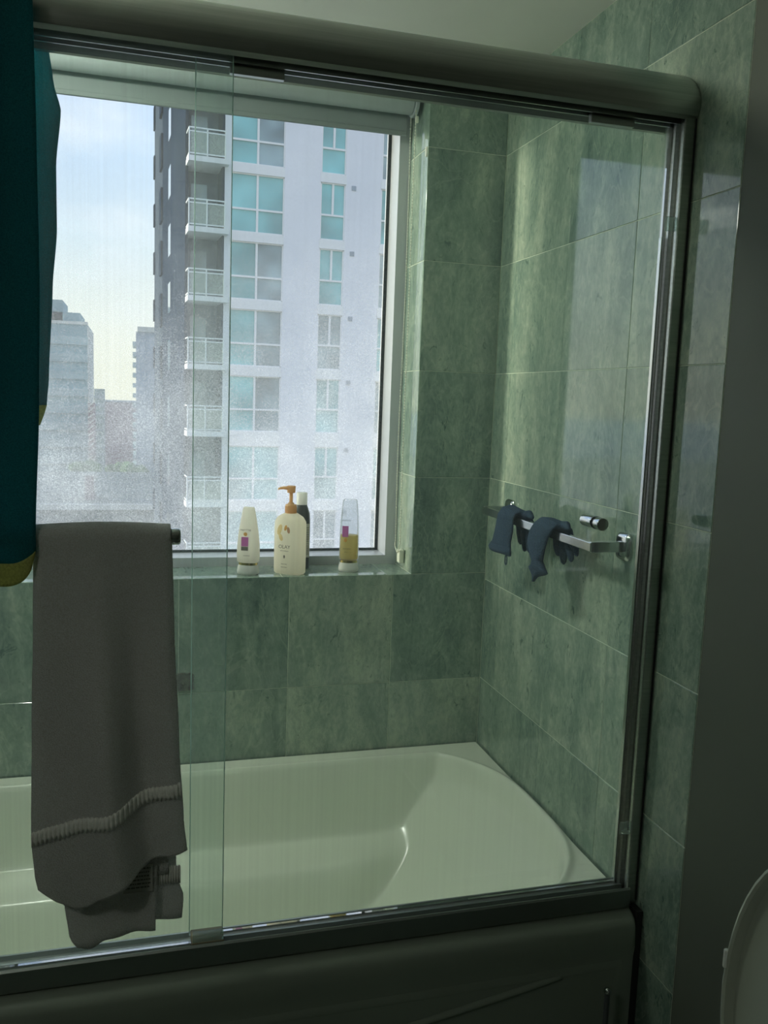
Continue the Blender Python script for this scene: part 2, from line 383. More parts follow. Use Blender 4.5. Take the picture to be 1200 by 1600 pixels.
# back wall with window opening
bm = nb(); y0, y1 = TD, .30
box(bm, (LEFT-.1, y0, FLOOR), (WX0-TD, y1, CEIL)); box(bm, (WX1+TD, y0, FLOOR), (.10, y1, CEIL))
box(bm, (WX0-TD, y0, FLOOR), (WX1+TD, y1, SILL-TD)); box(bm, (WX0-TD, y0, WTOP), (WX1+TD, y1, CEIL))
wb = struct('wall_back', bm, 'grout')
cj = [-.2877-T*i for i in range(-0, 6)]
tiles(wb, (0, 0, 0), (1, 0, 0), (0, 0, 1), cuts(LEFT, 0, cj), cuts(-.40, SILL, [q for q in rows if q < .3]))
rv = [r for r in cuts(SILL, CEIL, rows) if r == SILL or r > SILL+.02]
tiles(wb, (0, 0, 0), (1, 0, 0), (0, 0, 1), [WX1, 0], rv)
tiles(wb, (0, 0, 0), (1, 0, 0), (0, 0, 1), [LEFT, WX0], rv)
tiles(wb, (0, 0, 0), (1, 0, 0), (0, 0, 1), cuts(WX0, WX1, cj), [WTOP, CEIL])
tiles(wb, (WX1, 0, 0), (0, -1, 0), (0, 0, 1), [-WY, 0], rv)             # right reveal, faces -x
tiles(wb, (WX0, 0, 0), (0, 1, 0), (0, 0, 1), [0, WY], rv)               # left reveal
tiles(wb, (0, 0, SILL), (1, 0, 0), (0, 1, 0), cuts(WX0, WX1, [j-.02 for j in cj]), [0, WY])   # sill slabs
# right wall: tiled part then painted part
EDGE = -1.0439
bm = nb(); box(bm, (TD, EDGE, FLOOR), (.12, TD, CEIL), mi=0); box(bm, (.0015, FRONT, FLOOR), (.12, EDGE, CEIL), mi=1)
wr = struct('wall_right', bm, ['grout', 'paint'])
rj = [-.1068-T*i for i in range(0, 4)]
tiles(wr, (0, 0, 0), (0, -1, 0), (0, 0, 1), [-y for y in sorted([0, -.1068, -.4118, -.7168, EDGE], reverse=True)], cuts(FLOOR, CEIL, rows))
# left alcove wall (tiled) with the room continuing to the left of the tub
bm = nb(); box(bm, (LEFT-.12, -1.0439, FLOOR), (LEFT-TD, TD, CEIL)); wl = struct('wall_left', bm, 'grout')
tiles(wl, (LEFT, 0, 0), (0, 1, 0), (0, 0, 1), [-1.0439, -.72, -.412, -.107, 0], cuts(-.40, CEIL, rows))
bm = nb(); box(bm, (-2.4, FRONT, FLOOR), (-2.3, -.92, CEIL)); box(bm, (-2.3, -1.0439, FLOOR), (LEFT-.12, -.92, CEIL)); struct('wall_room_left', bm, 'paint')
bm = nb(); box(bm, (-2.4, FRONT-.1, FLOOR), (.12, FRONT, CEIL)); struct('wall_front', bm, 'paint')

# window: frame, inner return, gasket, glass
win = thing('window_1', 'fixed window with grey aluminium frame above the marble sill', 'window', (-.82, .2, SILL))
del win['category']; win['kind'] = 'structure'
def wobj(name, bm, m): 
    o = obj(name, bm, m, None); o.parent = win; o.matrix_parent_inverse = Matrix.Translation(-win.location); return o
FX0, FX1, FZ0, FZ1 = WX0+.034, WX1-.034, SILL+.027, WTOP-.03; GY = .262
bm = nb()
box(bm, (WX0-TD, WY, SILL-TD), (FX0, GY+.04, WTOP)); box(bm, (FX1, WY, SILL-TD), (WX1+TD, GY+.04, WTOP))
box(bm, (FX0, WY, SILL-TD), (FX1, GY+.04, FZ0)); box(bm, (FX0, WY, FZ1), (FX1, GY+.04, WTOP))
wobj('window_frame', bm, 'alum')
bm = nb(); g = .009
for a, b in (((FX0, GY-.008, FZ0), (FX0+g, GY, FZ1)), ((FX1-g, GY-.008, FZ0), (FX1, GY, FZ1)), ((FX0+g, GY-.008, FZ0), (FX1-g, GY, FZ0+g*.8)), ((FX0+g, GY-.008, FZ1-g), (FX1-g, GY, FZ1))): box(bm, a, b)
wobj('gasket', bm, 'gasket')
bm = nb(); box(bm, (FX0, GY, FZ0), (FX1, GY+.012, FZ1))
o = wobj('window_pane', bm, ['pane', 'pane_dirty'])
for p in o.data.polygons:
    if p.normal.y > .5: p.material_index = 1

# ------------------------------------------------------------------ bathtub
tub = thing('bathtub', 'white alcove bathtub with sloped oval end behind the sliding glass doors', 'bathtub', (-.77, -.46, FLOOR))
def place(o, root): o.parent = root; o.matrix_parent_inverse = Matrix.Translation(-root.location); return o
def sstep(a, b, x):
    t = max(0, min(1, (x-a)/(b-a))); return t*t*(3-2*t)
def smin(a, b, k):
    h = max(k-abs(a-b), 0)/k; return min(a, b)-h*h*k*.25
def tub_drop(x, y):
    yc = -.45; hw = .375; dy = abs(y-yc)
    xe = -.013-.15*min(1.2, dy/.38)**3.1
    e = xe-x
    xe2 = -1.50+.10*min(1.2, dy/.38)**3.1; e2 = x-xe2
    t = hw-dy
    if t <= 0 or e <= 0 or e2 <= 0: return 0
    # long side wall: steep, a soft arm ledge, then steep again to the floor
    k = 1-.8*sstep(-.50, -.2, x)
    arm = .018+.085*k
    fs = .205*sstep(0, .05, t)**.8 + .03*min(1, max(0, t-.05)/arm) + .14*sstep(.045+arm, .13+arm, t)
    fe = .045*sstep(0, .03, e) + 1.02*max(0, e-.012)*(1-.25*sstep(.1, .5, e))
    fe2 = .03*sstep(0, .02, e2) + 2.6*max(0, e2-.006)
    d = smin(fs, fe, .028); d = smin(d, fe2, .03)
    return smin(d, .368, .05)
bm = nb(); x0, x1, ya, yb = LEFT+.004, -.004, -.915, -.004
NU, NV = 300, 200
def tf(u, v):
    x = x0+(x1-x0)*u; y = ya+(yb-ya)*v
    z = RIM-tub_drop(x, y)
    dy = abs(y+.45); ee = min(-.013-.15*min(1.2, dy/.38)**3.1-x, x+1.50-.10*min(1.2, dy/.38)**3.1); mm = min(ee*.9, .375-dy)
    z += .007*math.exp(-((mm-.004)/.013)**2)-.005*(1 if mm < 0 else 0)*(1-math.exp(-(mm/.012)**2))
    if y < -.895: z -= .02*((-.895-y)/.02)**2
    return (x, y, z)
grid(bm, NU, NV, tf)
o = place(obj('basin', bm, 'tub', smooth=True), tub)
s = o.modifiers.new('smooth', 'SMOOTH'); s.factor = .6; s.iterations = 4
# apron: rolled top, then a front panel with a sunken field
bm = nb()
prof = [(-.915, RIM-.018), (-.905, RIM-.0005)]
prof = [(-.885, RIM-.003), (-.905, RIM-.003), (-.920, RIM-.006), (-.930, RIM-.014), (-.936, RIM-.028), (-.938, RIM-.05), (-.932, RIM-.075), (-.928, RIM-.100),
        (-.928, FLOOR), (-.885, FLOOR)]
extrude_profile(bm, [(a, b) for a, b in prof], (LEFT+.004, 0, 0), (-.016, 0, 0), ((0, 1, 0), (0, 0, 1)))
es = [e for e in bm.edges if all(v.co.x > -.02 for v in e.verts) and max(v.co.y for v in e.verts) < -.9 and min(v.co.z for v in e.verts) > FLOOR+.01]
bmesh.ops.bevel(bm, geom=es, offset=.010, segments=4, affect='EDGES', profile=.5)
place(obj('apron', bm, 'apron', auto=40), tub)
bm = nb()   # raised border of the apron panel
zt, zb, xl, xr = -.300, FLOOR+.06, LEFT+.10, -.040
def frame_ring(d, y): return [(xl+d, y, zb+d), (xr-d, y, zb+d), (xr-d, y, zt-d-.0), (xl+d, y, zt-d-.0)]
loft(bm, [frame_ring(0, -.9275), frame_ring(.004, -.9295), frame_ring(.008, -.9315), frame_ring(.014, -.9315), frame_ring(.018, -.9295), frame_ring(.022, -.9275)], cap=False)
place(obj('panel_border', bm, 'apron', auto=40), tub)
bm = nb()   # ridge shaped to stand for a faint slanting reflection
tube(bm, [(-.72+.018*i, -.9265-.003*math.sin(min(1, i/8)*PI/2)*math.cos(max(0, i-22)/8*PI/2), -.408+.0030*i-.0006*(i/6)**2*0) for i in range(0, 31)], .007, 10)
place(obj('reflection_ridge', bm, 'apron', smooth=True), tub)
bm = nb(); box(bm, (-.0155, -.93, FLOOR), (-.002, -.90, RIM)); place(obj('seal_gap_strip', bm, 'dark_gap'), tub)  # near-black block stands in for the shaded gap beside the apron

# ------------------------------------------------------------------ shower door frame
fr = thing('shower_door_frame', 'brushed metal frame of the sliding tub doors with rounded header and bottom track', 'door frame', (-.77, -.88, RIM))
X0, X1 = LEFT+.001, -.0015
bm = nb()
hp = [(-.795, 1.462), (-.812, 1.470), (-.832, 1.4685), (-.852, 1.462), (-.872, 1.451), (-.890, 1.437), (-.903, 1.421), (-.910, 1.404), (-.910, 1.388), (-.905, 1.374), (-.897, 1.3685),
      (-.893, 1.3725), (-.893, 1.384), (-.800, 1.384), (-.800, 1.372), (-.795, 1.370)]
extrude_profile(bm, hp, (X0, 0, 0), (X1, 0, 0), ((0, 1, 0), (0, 0, 1)))
place(obj('header', bm, 'brushed', auto=25), fr)
bm = nb(); box(bm, (X0, -.8925, 1.374), (X1, -.889, 1.384)); box(bm, (X0, -.876, 1.366), (X1, -.873, 1.384)); box(bm, (X0, -.853, 1.366), (X1, -.850, 1.384))
place(obj('header_channel', bm, 'brushed'), fr)
bm = nb()
tp = [(-.845, -.1975), (-.912, -.1975), (-.914, -.193), (-.914, -.158), (-.911, -.1545), (-.907, -.156), (-.905, -.170), (-.880, -.174), (-.878, -.166), (-.874, -.166), (-.872, -.174), (-.851, -.176), (-.849, -.168), (-.845, -.168)]
extrude_profile(bm, tp, (X0, 0, 0), (-.024, 0, 0), ((0, 1, 0), (0, 0, 1)))
place(obj('bottom_track', bm, 'track', auto=30), fr)
for xs, sg in ((X1, -1), (X0, 1)):
    bm = nb()
    jp = [(0, -.9005), (.021, -.9005), (.0225, -.898), (.0225, -.890), (.017, -.888), (.017, -.875), (.024, -.873), (.024, -.866), (.018, -.864), (.018, -.853), (.026, -.851), (.026, -.845), (0, -.845)]
    extrude_profile(bm, [(sg*a, b) for a, b in jp], (xs, 0, -.1975), (xs, 0, 1.384), ((1, 0, 0), (0, 1, 0)))
    place(obj('side_jamb', bm, 'brushed', auto=25), fr)
bm = nb(); box(bm, (-.0035, -.903, -.19), (-.0015, -.9005, 1.37)); place(obj('seal_gap_strip', bm, 'dark_gap'), fr)
bm = nb(); box(bm, (-.913, -.9045, -.1735), (-.855, -.860, -.155), .002); place(obj('bottom_guide', bm, 'guide'), fr)
bm = nb(); box(bm, (-.911, -.9035, -.155), (-.856, -.892, -.139), .0015); place(obj('guide_fin', bm, 'clear_plastic'), fr)
for z in (1.166, -.045):
    bm = nb(); box(bm, (-.046, -.897, z), (-.0245, -.889, z+.026), .002); place(obj('bumper', bm, 'clear_plastic'), fr)

# ------------------------------------------------------------------ glass doors
d1 = thing('glass_door', 'clear sliding glass panel on the right with a small chrome knob', 'glass door', (-.47, -.8605, -.17))
bm = nb(); box(bm, (-.914, -.8635, -.165), (-.033, -.8575, 1.372)); place(obj('glass_pane', bm, 'door_glass'), d1)
bm = nb(); box(bm, (-.9155, -.8635, -.165), (-.914, -.8575, 1.372)); place(obj('polished_edge', bm, 'door_edge'), d1)
bm = nb(); box(bm, (-.0345, -.8655, -.165), (-.0315, -.8555, 1.16), .0008); place(obj('edge_strip', bm, 'chrome'), d1)
bm = nb(); box(bm, (-.20, -.8665, 1.352), (-.11, -.8545, 1.374), .001); box(bm, (-.86, -.8665, 1.352), (-.77, -.8545, 1.374), .001); place(obj('roller_hanger', bm, 'brushed'), d1)
kn = nb(); cyl(kn, (-.131, -.8665, .603), (-.131, -.8875, .603), .0125, n=32, bev=.001)
k = place(obj('outer_knob', kn, 'chrome', auto=35), d1)
kn = nb(); cyl(kn, (-.131, -.8635, .603), (-.131, -.8672, .603), .0128, n=32); place(obj('rubber_washer', kn, 'dark_gap'), d1)
kn = nb(); cyl(kn, (-.131, -.8575, .603), (-.131, -.815, .603), .0125, n=32, bev=.001); place(obj('inner_knob', kn, 'chrome', auto=35), d1)

d2 = thing('glass_door', 'clear sliding glass panel on the left carrying the towel bar', 'glass door', (-1.2, -.8835, -.17))
bm = nb(); box(bm, (LEFT+.02, -.8865, -.165), (-.8575, -.8805, 1.372)); place(obj('glass_pane', bm, 'door_glass_left'), d2)
bm = nb(); box(bm, (-.8575, -.8865, -.165), (-.856, -.8805, 1.372)); place(obj('polished_edge', bm, 'door_edge'), d2)
BY, BZ = -.946, .596
bm = nb(); cyl(bm, (-1.47, BY, BZ), (-.951, BY, BZ), .0095); place(obj('towel_bar', bm, 'chrome', auto=40), d2)
for x in (-.9475, -1.474):
    bm = nb(); cyl(bm, (x-.009, BY, BZ), (x+.009, BY, BZ), .0135, n=28, bev=.004); place(obj('end_cap', bm, 'chrome', auto=50), d2)
    bm = nb(); cyl(bm, (x+(-.02 if x > -1.2 else .02), BY+.005, BZ), (x+(-.02 if x > -1.2 else .02), -.887, BZ), .008, n=20); place(obj('bar_post', bm, 'chrome', auto=50), d2)

# ------------------------------------------------------------------ white towel
wt = thing('bath_towel', 'white terry bath towel with ribbed band folded over the glass door bar', 'towel', (-1.06, BY, -.1))
FL = [(-.05, -1.128), (-.02, -1.150), (.01, -1.163), (.04, -1.168), (.10, -1.172), (.3, -1.168), (.45, -1.163), (.62, -1.160)]
FR = [(-.05, -.925), (.06, -.9275), (.12, -.934), (.25, -.942), (.45, -.951), (.62, -.9555)]
FB = [(0, .015), (.08, -.012), (.2, -.025), (.3, -.020), (.4, -.005), (.55, .018), (.7, .036), (.85, .050), (1, .066)]
def fold(u, z, ph=0.):
    k = sstep(.62, .2, z)
    a = .017*k*math.sin(u*9.5+ph+z*1.2)+.008*k*math.sin(u*17+1.3+z*3)
    a += .006*k*noise.noise(Vector((u*3, z*5, ph)))
    return a
TOPZ = BZ+.0185
def towel_front(u, z, off=0):
    xl, xr = interp(FL, z), interp(FR, z)
    y = BY-.0175+fold(u, z)-.012*sstep(.6, .1, z)
    e = min(u, 1-u); y += .007*(1-min(1, e/.06))**2
    return Vector((xl+(xr-xl)*u, y-off, z))
def towel_pt(u, v):
    zb = interp(FB, u)
    bul = .004*math.sin(u*PI)
    if v < .62:                                   # front, bottom to bar
        return towel_front(u, zb+(BZ-zb)*(v/.62))
    if v < .74:
        a = (v-.62)/.12*PI; p = towel_front(u, BZ)
        return Vector((p.x, BY-math.cos(a)*.0175, BZ+math.sin(a)*(.0175+bul)))
    z = BZ-(BZ+.0)*((v-.74)/.26)
    p = towel_front(u, BZ)
    return Vector((p.x, BY+.0175, z))
bm = nb(); grid(bm, 70, 170, towel_pt)
o = place(obj('front_fold', bm, 'white_towel', smooth=True), wt); solid(o, .007)
def hang_sheet(name, x0t, x1t, bot, y, ztop, ph, m='white_towel', root=wt, th=.006, amp=1., nu=40, nv=60):
    def f(u, v):
        zb = interp(bot, u); z = ztop+(zb-ztop)*v
        return Vector((interp(x0t, z)+(interp(x1t, z)-interp(x0t, z))*u, y+amp*.4*fold(u, z, ph), z))
    b = nb(); grid(b, nu, nv, f); o = place(obj(name, b, m, smooth=True), root); solid(o, th); return o
hang_sheet('back_fold', [(-.12, -1.106), (-.10, -1.119), (-.03, -1.127), (.6, -1.150)], [(-.11, -.977), (.6, -.96)], [(0, -.119), (.12, -.122), (.4, -.106), (.7, -.102), (1, -.098)], -.931, .60, 1.2, amp=.6)
hang_sheet('inner_fold', [(-.1, -1.10), (.6, -1.14)], [(-.1, -.9325), (-.05, -.929), (-.02, -.938), (0, -.942), (.6, -.962)], [(0, -.085), (.6, -.088), (1, -.091)], -.917, .60, 3.0, amp=.4)
def rib_strip(name, f, n, h, root=wt, m='rib'):
    b = nb()
    def g(u, v):
        p = f(u, v); return p+Vector((0, -.0024*(1+math.cos(u*n*2*PI))-.0002, 0))
    grid(b, n*6, 3, g); o = place(obj(name, b, m, smooth=True), root); solid(o, .0012); return o
rib_strip('ribbed_band', lambda u, v: towel_front(u, .092+.072*u+.024*v, .0042), 34, .025)
rib_strip('ribbed_band', lambda u, v: Vector((-.975+.040*u, -.9215-.004+.0, -.020+.032*v+.0)), 9, .03)
bm = nb(); box(bm, (-1.058, -.9445, -.030), (-1.036, -.9435, .020), .0002); o = place(obj('care_tag', bm, 'tag'), wt); o['label'] = 'small white sewn-in care tag'
bm = nb(); box(bm, (-1.030, -.9445, -.020), (-.982, -.9435, .03), .0002); ct = place(obj('printed_tag', bm, 'print_tag'), wt)
bm = nb()
for i in range(6):
    z = .024-.0068*i; x = -1.027
    while x < -.987:
        l = random.uniform(.002, .007); box(bm, (x, -.9449, z-.0026), (min(x+l, -.985), -.9446, z)); x += l+.0012
place(obj('tag_print', bm, 'ink'), wt)

# ------------------------------------------------------------------ teal towel over the header
tt = thing('bath_towel', 'dark teal towel with an olive hem hung over the top rail at left', 'towel', (-1.3, -.86, .5))
TR = [(.50, -1.166), (.53, -1.156), (.60, -1.158), (.80, -1.151), (1.0, -1.148), (1.2, -1.150), (1.42, -1.154)]
def teal_front(u, z):
    xr = interp(TR, z); xl = -1.50
    y = -.945+.014*math.sin(u*11+z)*sstep(1.45, 1.0, z)+.006*math.sin(u*23)
    y -= .010*sstep(.9, .6, z)
    y = min(y, -.9245) if z > 1.3 else min(y, -.925)
    return Vector((xl+(xr-xl)*u, y, z))
TBK = [(.74, -1.172), (.80, -1.158), (.847, -1.154), (1.0, -1.146), (1.093, -1.138), (1.2, -1.138), (1.287, -1.129), (1.33, -1.140), (1.39, -1.147), (1.48, -1.16)]
def teal_bot(u): return .556+.0*u + .022*max(0, (u-.88)/.12)**2
def teal_pt(u, v):
    if v < .5: return teal_front(u, teal_bot(u)+(1.42-teal_bot(u))*(v/.5))
    if v < .62:
        a = (v-.5)/.12; path = [(-.934, 1.42), (-.915, 1.452), (-.880, 1.473), (-.83, 1.485), (-.80, 1.483), (-.784, 1.462)]
        k = a*5; i = min(4, int(k)); f = k-i
        y = path[i][0]+(path[i+1][0]-path[i][0])*f; z = path[i][1]+(path[i+1][1]-path[i][1])*f
        if a < .05: y = teal_front(u, 1.42).y*(1-a*20)+y*a*20
        xr = -1.163+(interp(TBK, 1.46)+1.163)*a
        return Vector((-1.5+(xr+1.5)*u, y, z))
    zb = .80-.03*(1-u); z = 1.462+(zb-1.462)*((v-.62)/.38)
    xr = interp(TBK, z)
    return Vector((-1.5+(xr+1.5)*u, -.782+.012*math.sin(u*13+z*2)*sstep(1.42, 1.2, z), z))
bm = nb(); grid(bm, 60, 150, teal_pt); o = place(obj('cloth', bm, 'teal_towel', smooth=True), tt); solid(o, .005)
bm = nb()
def hemf(u, v):
    z1 = teal_bot(u); z0 = .520+.026*max(0, (u-.86)/.14)**2.2
    p = teal_front(u, z1+.002); z = z1+.002+(z0-z1)*v
    return Vector((p.x-.008*v*max(0, (u-.9)/.1), p.y-.001, z))
grid(bm, 60, 6, hemf); o = place(obj('front_hem', bm, 'hem', smooth=True), tt); solid(o, .006)
bm = nb()
def hemb(u, v):
    z = .80-.03*(1-u)-.035*v; return Vector((-1.5+(interp(TBK, z)-.003*v+1.5)*u, -.782+.012*math.sin(u*13+z*2), z))
grid(bm, 50, 4, hemb); o = place(obj('back_hem', bm, 'hem', smooth=True), tt); solid(o, .006)

# ------------------------------------------------------------------ roller blind
bl = thing('roller_blind', 'pale roller blind rolled up at the top of the window', 'blind', (-.8, .08, 1.65))
bm = nb(); cyl(bm, (WX0+.01, .085, 1.668), (-.262, .085, 1.668), .0385, n=48); place(obj('roller_tube', bm, 'blind', auto=40), bl)
bm = nb(); box(bm, (WX0+.01, .1175, 1.585), (-.262, .1205, 1.668), .0005); box(bm, (WX0+.01, .114, 1.580), (-.262, .124, 1.594), .003)
place(obj('hem_bar', bm, 'blind_bar'), bl)
bm = nb(); cyl(bm, (-.259, .085, 1.663), (-.247, .085, 1.663), .040, n=36, bev=.002); box(bm, (-.257, .06, 1.663), (-.249, .11, 1.7126)); place(obj('end_bracket', bm, 'blind', auto=40), bl)
bm = nb(); box(bm, (-.2575, .050, 1.600), (-.2485, .058, 1.618), .002); place(obj('cord_guide', bm, 'bead'), bl)
bm = nb()
for yy in (.060, .104):
    z = 1.64
    while z > .40:
        x = -.2545+.0012*math.sin(z*7)
        t = bmesh.new(); bmesh.ops.create_icosphere(t, subdivisions=1, radius=.0022)
        for v in t.verts: v.co += Vector((x, yy+.004*math.sin(z*5+yy*40), z))
        merge(bm, t); z -= .0085
tube(bm, [(-.2545+.0012*math.sin(z/50*7), .060+.004*math.sin(z/50*5+2.4), z/50) for z in range(82, 19, -1)], .0007, 5)
tube(bm, [(-.2545+.0012*math.sin(z/50*7), .104+.004*math.sin(z/50*5+4.16), z/50) for z in range(82, 19, -1)], .0007, 5)
tube(bm, [(-.2545, .062, .402), (-.2555, .064, .385), (-.253, .085, .374), (-.2545, .104, .388), (-.2545, .107, .402)], .0016, 6)
o = place(obj('bead_chain', bm, 'bead'), bl); o['kind'] = 'stuff'
bm = nb(); box(bm, (-.252, .066, .345), (-.2365, .092, .385), .003); place(obj('chain_tensioner', bm, 'bead'), bl)

# small white clip and old adhesive mark
bm = nb(); box(bm, (-.2385, .006, 1.500), (-.2345, .012, 1.526), .001); tag(obj('adhesive_clip', bm, 'white_cap'), 'tiny white stick-on clip high on the window reveal', 'clip')
bm = nb()
random.seed(3)
rg = []
for i in range(40):
    t = 2*PI*i/40; c, s = math.cos(t), math.sin(t); a = .0255*(abs(c)**-1 if abs(c) > abs(s) else abs(s)**-1); a = min(a, .033)
    a *= random.uniform(.93, 1.05); rg.append((a*c, a*s))
loft(bm, [[(-.8805+a, -.0005, .0345+b) for a, b in rg], [(-.8805+a*.96, -.0045, .0345+b*.96) for a, b in rg], [(-.8805+a*.75, -.0035, .0345+b*.75) for a, b in rg]])
ball(bm, (-.884, -.005, .030), .005, (1, .5, 1)); ball(bm, (-.888, -.004, .020), .004, (1, .5, 1)); ball(bm, (-.870, -.004, .016), .004, (1, .5, 1))
tag(obj('adhesive_patch', bm, 'stain'), 'dark square patch of old adhesive on the marble below the sill', 'stain')

# ------------------------------------------------------------------ bottles on the sill
def oval_bottle(root, prof, cx, cy, m, name, rot=0, p=2.4, n=36):
    b = nb(); loft(b, [se(cx, cy, z, a, c, n, p, rot) for z, a, c in prof]); return place(obj(name, b, m, auto=50), root)
def inplane(root, cx, cy, rot, du, dn, z):
    """point du along the label face and dn outwards from the bottle centre (face normal = -y turned by rot)"""
    U = Vector((math.cos(rot), math.sin(rot), 0)); Nn = Vector((math.sin(rot), -math.cos(rot), 0))
    return Vector((cx, cy, 0))+U*du+Nn*dn+Vector((0, 0, z))
def plate(root, name, cx, cy, rot, u0, u1, z0, z1, dn, m, th=.0006, tilt=0.):
    b = nb(); pts = []
    for d in (0, th):
        pts.append([inplane(root, cx, cy, rot, u, dn+d-tilt*(z-z0), z) for u, z in ((u0, z0), (u1, z0), (u1, z1), (u0, z1))])
    loft(b, pts); return place(obj(name, b, m), root)
def label_text(root, name, body, size, cx, cy, rot, du, dn, z, m='ink'):
    o = text(name, body, size, (0, 0, 0), (PI/2, 0, rot), M[m], None); o.location = inplane(root, cx, cy, rot, du, dn, z); return place(o, root)
S0 = SILL+.0005
# conditioner
cx, cy, rt = -.7035, .052, math.radians(-24)
A = thing('conditioner_bottle', 'cream bottle standing on its wide cap, leftmost on the window sill', 'bottle', (cx, cy, S0), None)
oval_bottle(A, [(S0, .027, .021), (S0+.003, .031, .024), (S0+.010, .0315, .025), (S0+.022, .029, .023), (S0+.027, .027, .0215)], cx, cy, 'white_cap', 'flip_cap', rt)
oval_bottle(A, [(S0+.027, .0268, .0213), (S0+.034, .0266, .0212)], cx, cy, 'gold', 'gold_band', rt)
oval_bottle(A, [(S0+.034, .028, .021), (S0+.037, .0315, .0235), (S0+.055, .0325, .024), (S0+.085, .0315, .023), (S0+.120, .028, .020), (S0+.155, .0225, .015), (S0+.178, .0185, .010), (S0+.188, .0165, .007), (S0+.191, .0140, .004)], cx, cy, 'cream', 'body', rt)
label_text(A, 'brand_lettering', 'PANTENE', .0072, cx, cy, rt, -.003, .0186, S0+.127)
plate(A, 'magenta_label', cx, cy, rt, -.014, .006, S0+.082, S0+.108, .0228, 'magenta', tilt=.07)
plate(A, 'grey_label', cx, cy, rt, -.014, .006, S0+.070, S0+.081, .0237, 'ink', tilt=.04)
b = nb(); t = bmesh.new(); bmesh.ops.create_cone(t, cap_ends=True, segments=20, radius1=.0055, radius2=.005, depth=.001)
bmesh.ops.transform(t, matrix=Matrix.Translation(inplane(A, cx, cy, rt, -.003, .0212, S0+.116)) @ Euler((PI/2, 0, rt)).to_matrix().to_4x4(), verts=t.verts[:]); merge(b, t); place(obj('amber_emblem', b, 'orange'), A)
label_text(A, 'small_lettering', 'conditioner', .0042, cx, cy, rt, .002, .0243, S0+.056)
# lotion pump bottle
cx, cy, rt = -.585, .050, math.radians(-38)
B = thing('pump_bottle', 'large cream lotion bottle with tan pump top in the middle of the sill', 'bottle', (cx, cy, S0))
oval_bottle(B, [(S0, .041, .023), (S0+.004, .0445, .0265), (S0+.015, .0450, .0270), (S0+.13, .0450, .0270), (S0+.150, .044, .026), (S0+.163, .036, .0225), (S0+.170, .024, .019), (S0+.174, .0165, .0165)], cx, cy, 'lotion', 'body', rt, p=3.6)
b = nb(); cyl(b, (cx, cy, S0+.172), (cx, cy, S0+.199), .0165, .0155, n=36, bev=.0015); 
for i in range(24):
    a = 2*PI*i/24; box(b, (cx+.0162*math.cos(a)-.0006, cy+.0162*math.sin(a)-.0006, S0+.176), (cx+.0162*math.cos(a)+.0006, cy+.0162*math.sin(a)+.0006, S0+.194))
place(obj('pump_collar', b, 'tan', auto=40), B)
b = nb(); cyl(b, (cx, cy, S0+.199), (cx, cy, S0+.236), .0052, n=20); cyl(b, (cx, cy, S0+.199), (cx, cy, S0+.204), .010, .008, n=24); place(obj('pump_stem', b, 'tan', auto=40), B)
b = nb(); cyl(b, (cx, cy, S0+.232), (cx, cy, S0+.252), .0115, .0125, n=28, bev=.002)
hd = Vector((-.995, -.10, 0)); 
rings = []
for s_, hw, hh, zz in ((.0, .008, .006, .2455), (.012, .0070, .0055, .2458), (.024, .0052, .0042, .2462), (.034, .0042, .0034, .2450), (.038, .0036, .0030, .2425)):
    c_ = Vector((cx, cy, S0+zz))+hd*s_; sd = Vector((-hd.y, hd.x, 0))
    rings.append([c_+sd*hw*math.cos(2*PI*k/12)+Vector((0, 0, hh*math.sin(2*PI*k/12))) for k in range(12)])
loft(b, rings); place(obj('pump_head', b, 'tan', auto=40), B)
label_text(B, 'brand_lettering', 'OLAY', .0145, cx, cy, rt, -.004, .0272, S0+.079)
label_text(B, 'small_lettering', 'ultra moisture', .0046, cx, cy, rt, -.004, .0272, S0+.068)
label_text(B, 'small_lettering', 'body wash', .0042, cx, cy, rt, -.004, .0272, S0+.030)
label_text(B, 'small_lettering', 'shea butter', .0042, cx, cy, rt, -.004, .0272, S0+.021)
def blob(root, name, cx, cy, rt, du, z, a, c, dn, m, ang=0):
    b = nb(); r0, r1 = [], []
    for k in range(18):
        t = 2*PI*k/18; u = a*math.cos(t)*math.cos(ang)-c*math.sin(t)*math.sin(ang); v = a*math.cos(t)*math.sin(ang)+c*math.sin(t)*math.cos(ang)
        r0.append(inplane(root, cx, cy, rt, du+u, dn, z+v)); r1.append(inplane(root, cx, cy, rt, du+u*.85, dn+.0006, z+v*.85))
    loft(b, [r0, r1]); return place(obj(name, b, m), root)
M['nut'] = mat('nut_print', (.55, .30, .18), .6); M['leafprint'] = mat('butter_print', (.90, .70, .36), .6)
blob(B, 'nut_print', cx, cy, rt, .008, S0+.128, .0048, .0095, .0270, 'nut', .2)
blob(B, 'nut_print', cx, cy, rt, -.001, S0+.134, .0042, .0085, .0270, 'orange', -.3)
blob(B, 'butter_print', cx, cy, rt, -.020, S0+.128, .0070, .016, .0270, 'leafprint', -.3)
blob(B, 'butter_print', cx, cy, rt, -.016, S0+.106, .0060, .011, .0270, 'leafprint', .4)
blob(B, 'drop_print', cx, cy, rt, -.004, S0+.051, .0026, .0050, .0270, 'ink')
